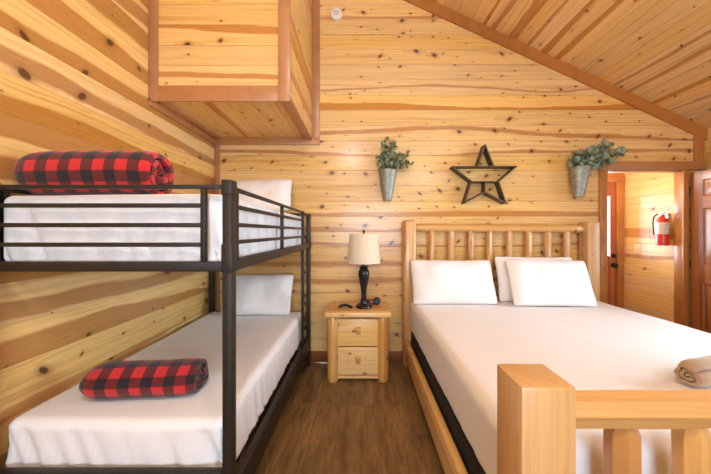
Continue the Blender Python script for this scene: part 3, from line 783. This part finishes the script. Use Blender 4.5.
# wooden star
def sp(px, py, Y=3.205): return ((px-361)*Y/302, 1.4-(py-232)*Y/302)
star = tag(empty('hanging_star', (sp(485, 175)[0], 3.3, sp(485, 203)[1])), 'dark weathered wood star hanging above the bed headboard', 'wall decoration')
T = [sp(*p) for p in ((485, 145), (493.5, 166.5), (516.5, 166.5), (498.5, 181.5), (505.5, 203), (484.5, 192), (464.5, 203), (471.5, 181.5), (452.5, 166.8), (477.5, 166.5))]
def bar(a, b, y0=3.195, y1=3.2985, w=.012, ext=0.0):
    a, b = Vector((a[0], 0, a[1])), Vector((b[0], 0, b[1])); d = (b-a).normalized(); n_ = Vector((-d.z, 0, d.x))*w/2
    a = a-d*ext; b = b+d*ext
    bm = NB(); prism(bm, [(p.x, p.z) for p in (a-n_, b-n_, b+n_, a+n_)], y0, y1); return link('board', bm, M_starm, star)
for i in range(10): bar(T[i], T[(i+1) % 10], ext=.004)
bar(T[9], T[1], w=.011); bar(T[7], T[3], w=.009); bar(((T[7][0]+T[3][0])/2, T[3][1]), T[5], w=.009)

# smoke detector
sd = tag(empty('smoke_detector', (-.27, YB-.03, 3.77)), 'round white smoke detector high on the back wall beside the closet box', 'smoke detector')
bm = NB(); lathe(bm, [(.001, 0), (.066, 0), (.066, .012), (.058, .03), (.036, .036), (.034, .033), (.001, .033)], (0, 0, 0), 36)
bmesh.ops.rotate(bm, verts=bm.verts, cent=(0, 0, 0), matrix=Matrix.Rotation(PI/2, 3, 'X')); bmesh.ops.translate(bm, verts=bm.verts, vec=(-.27, YB-.001, 3.77)); link('body', bm, M_white, sd)
bm = NB(); lathe(bm, [(.022, 0), (.022, .004), (.016, .004), (.016, 0)], (0, 0, 0), 24, cap=False)
bmesh.ops.rotate(bm, verts=bm.verts, cent=(0, 0, 0), matrix=Matrix.Rotation(PI/2, 3, 'X')); bmesh.ops.translate(bm, verts=bm.verts, vec=(-.27, YB-.034, 3.77)); link('vent_ring', bm, M_chrome, sd)

# fire extinguisher on the hall wall
fx, fy, fz = HX1-.068, 3.475, 1.245
fe = tag(empty('fire_extinguisher', (fx, fy, fz)), 'red fire extinguisher with a white label on the hall wall', 'fire extinguisher')
R = .058
bm = NB(); lathe(bm, [(.001, 0), (R-.006, 0), (R, .008), (R, .272), (R*.88, .30), (R*.5, .322), (.022, .33), (.022, .345), (.001, .345)], (fx, fy, fz), 32); link('cylinder', bm, M_red, fe)
M_lab = NT('label_print'); c = M_lab.sep(M_lab.obj())
ln = M_lab.m('FRACT', M_lab.mul(c[2], 55.0)); ng = M_lab.noise(M_lab.vec(M_lab.mul(c[1], 300), M_lab.mul(M_lab.m('FLOOR', M_lab.mul(c[2], 55.0)), 3.0)), 1.0, 1.0)
M_lab.put(M_lab.b.inputs['Base Color'], M_lab.mix(M_lab.mul(M_lab.m('LESS_THAN', ln, .35), M_lab.smooth(ng, .42, .5)), srgb(226, 214, 196), srgb(150, 132, 116))); M_lab = M_lab.set(Roughness=.5)
bm = NB(); lathe(bm, [(R+.0006, .130), (R+.0016, .131), (R+.0016, .264), (R+.0006, .265)], (fx, fy, fz), 32, cap=False); link('label', bm, M_lab, fe)
bm = NB(); box(bm, fx-.016, fx+.016, fy-.02, fy+.02, fz+.345, fz+.375, .005); link('valve', bm, M_chrome, fe)
bm = NB(); tube(bm, [(fx, fy-.01, fz+.372), (fx-.02, fy-.05, fz+.392), (fx-.045, fy-.115, fz+.425)], .007); tube(bm, [(fx, fy-.01, fz+.358), (fx-.02, fy-.06, fz+.36), (fx-.04, fy-.11, fz+.352)], .007); link('handle', bm, M_chrome, fe)
bm = NB(); tube(bm, [(fx, fy+.018, fz+.36), (fx-.01, fy+.05, fz+.365), (fx-.03, fy+.072, fz+.33), (fx-.04, fy+.072, fz+.25), (fx-.035, fy+.068, fz+.15), (fx-.03, fy+.066, fz+.12)], .008, 10); link('hose', bm, M_blkpl, fe)
bm = NB(); box(bm, HX1-.012, HX1-.001, fy-.02, fy+.02, fz+.05, fz+.36, .002); box(bm, HX1-.02, HX1-.002, fy-.025, fy+.025, fz+.352, fz+.372, .002); link('wall_bracket', bm, M_chrome, fe)
# switch plate
sw = tag(empty('light_switch', (HX1, 3.86, 1.18)), 'cream light switch plate on the hall wall near the entry door', 'light switch')
M_cream = plain('cream_plastic', (238, 214, 166), .4)
bm = NB(); box(bm, HX1-.007, HX1-.0005, 3.82, 3.90, 1.125, 1.245, .002); link('plate', bm, M_cream, sw)
bm = NB(); box(bm, HX1-.014, HX1-.007, 3.852, 3.868, 1.17, 1.20, .002); link('toggle', bm, M_cream, sw)

# ------------------------------------------------------------------ light
def light(kind, nm, loc, power, color, **kw):
    d = bpy.data.lights.new(nm, kind); d.energy = power; d.color = color
    for k, v in kw.items(): setattr(d, k, v)
    o = bpy.data.objects.new(nm, d); COL.objects.link(o); o.location = loc; return o
WARM = (1.0, .96, .92)
light('POINT', 'ceiling_or_fill_light', (-.2, -.15, 3.06), 75, WARM, shadow_soft_size=.16)
light('POINT', 'ceiling_or_fill_light', (1.6, -1.2, 2.9), 55, (.96, .98, 1.0), shadow_soft_size=.2)  # added fill light beyond the bed foot, not a known fixture
light('POINT', 'hall_lamp', (2.75, 3.72, 2.1), 17, (1.0, .97, .93), shadow_soft_size=.08)
def portal(nm, loc, rot, sx, sy):
    o = light('AREA', nm, loc, 1, (1, 1, 1), shape='RECTANGLE', size=sx, size_y=sy); o.rotation_euler = rot; o.data.cycles.is_portal = True
portal('portal_right', (XR+.12, (WY0+WY1)/2, (WZ0+WZ1)/2), (0, PI/2, 0), WZ1-WZ0, WY1-WY0)
portal('portal_front', (.3, YF-.12, 1.5), (PI/2, 0, 0), 1.8, 1.2)
portal('portal_entry', ((gx0+gx1)/2, HY1+.12, (gz0+gz1)/2), (-PI/2, 0, 0), gx1-gx0, gz1-gz0)
w = bpy.data.worlds.new('World'); SC.world = w; w.use_nodes = True
bg = w.node_tree.nodes['Background']; bg.inputs[0].default_value = (.62, .81, 1.0, 1); bg.inputs[1].default_value = 23.0

# ------------------------------------------------------------------ camera
cd = bpy.data.cameras.new('Camera'); cam = bpy.data.objects.new('Camera', cd); COL.objects.link(cam)
cam.location = (0, 0, 1.40); cam.rotation_euler = (PI/2, 0, 0)
cd.sensor_width = 36; cd.sensor_fit = 'HORIZONTAL'; cd.lens = 302/711*36
cd.shift_x = -(361-355.5)/711; cd.shift_y = -(237-232)/711; cd.clip_start = .02
SC.camera = cam
SC.view_settings.view_transform = 'Standard'; SC.view_settings.look = 'None'; SC.view_settings.gamma = 1; SC.view_settings.use_curve_mapping = False
SC.view_settings.exposure = 0.08
SC.cycles.max_bounces = 10; SC.cycles.diffuse_bounces = 6; SC.cycles.sample_clamp_indirect = 6
for o in bpy.data.objects:
    if '_org' in o: del o['_org']
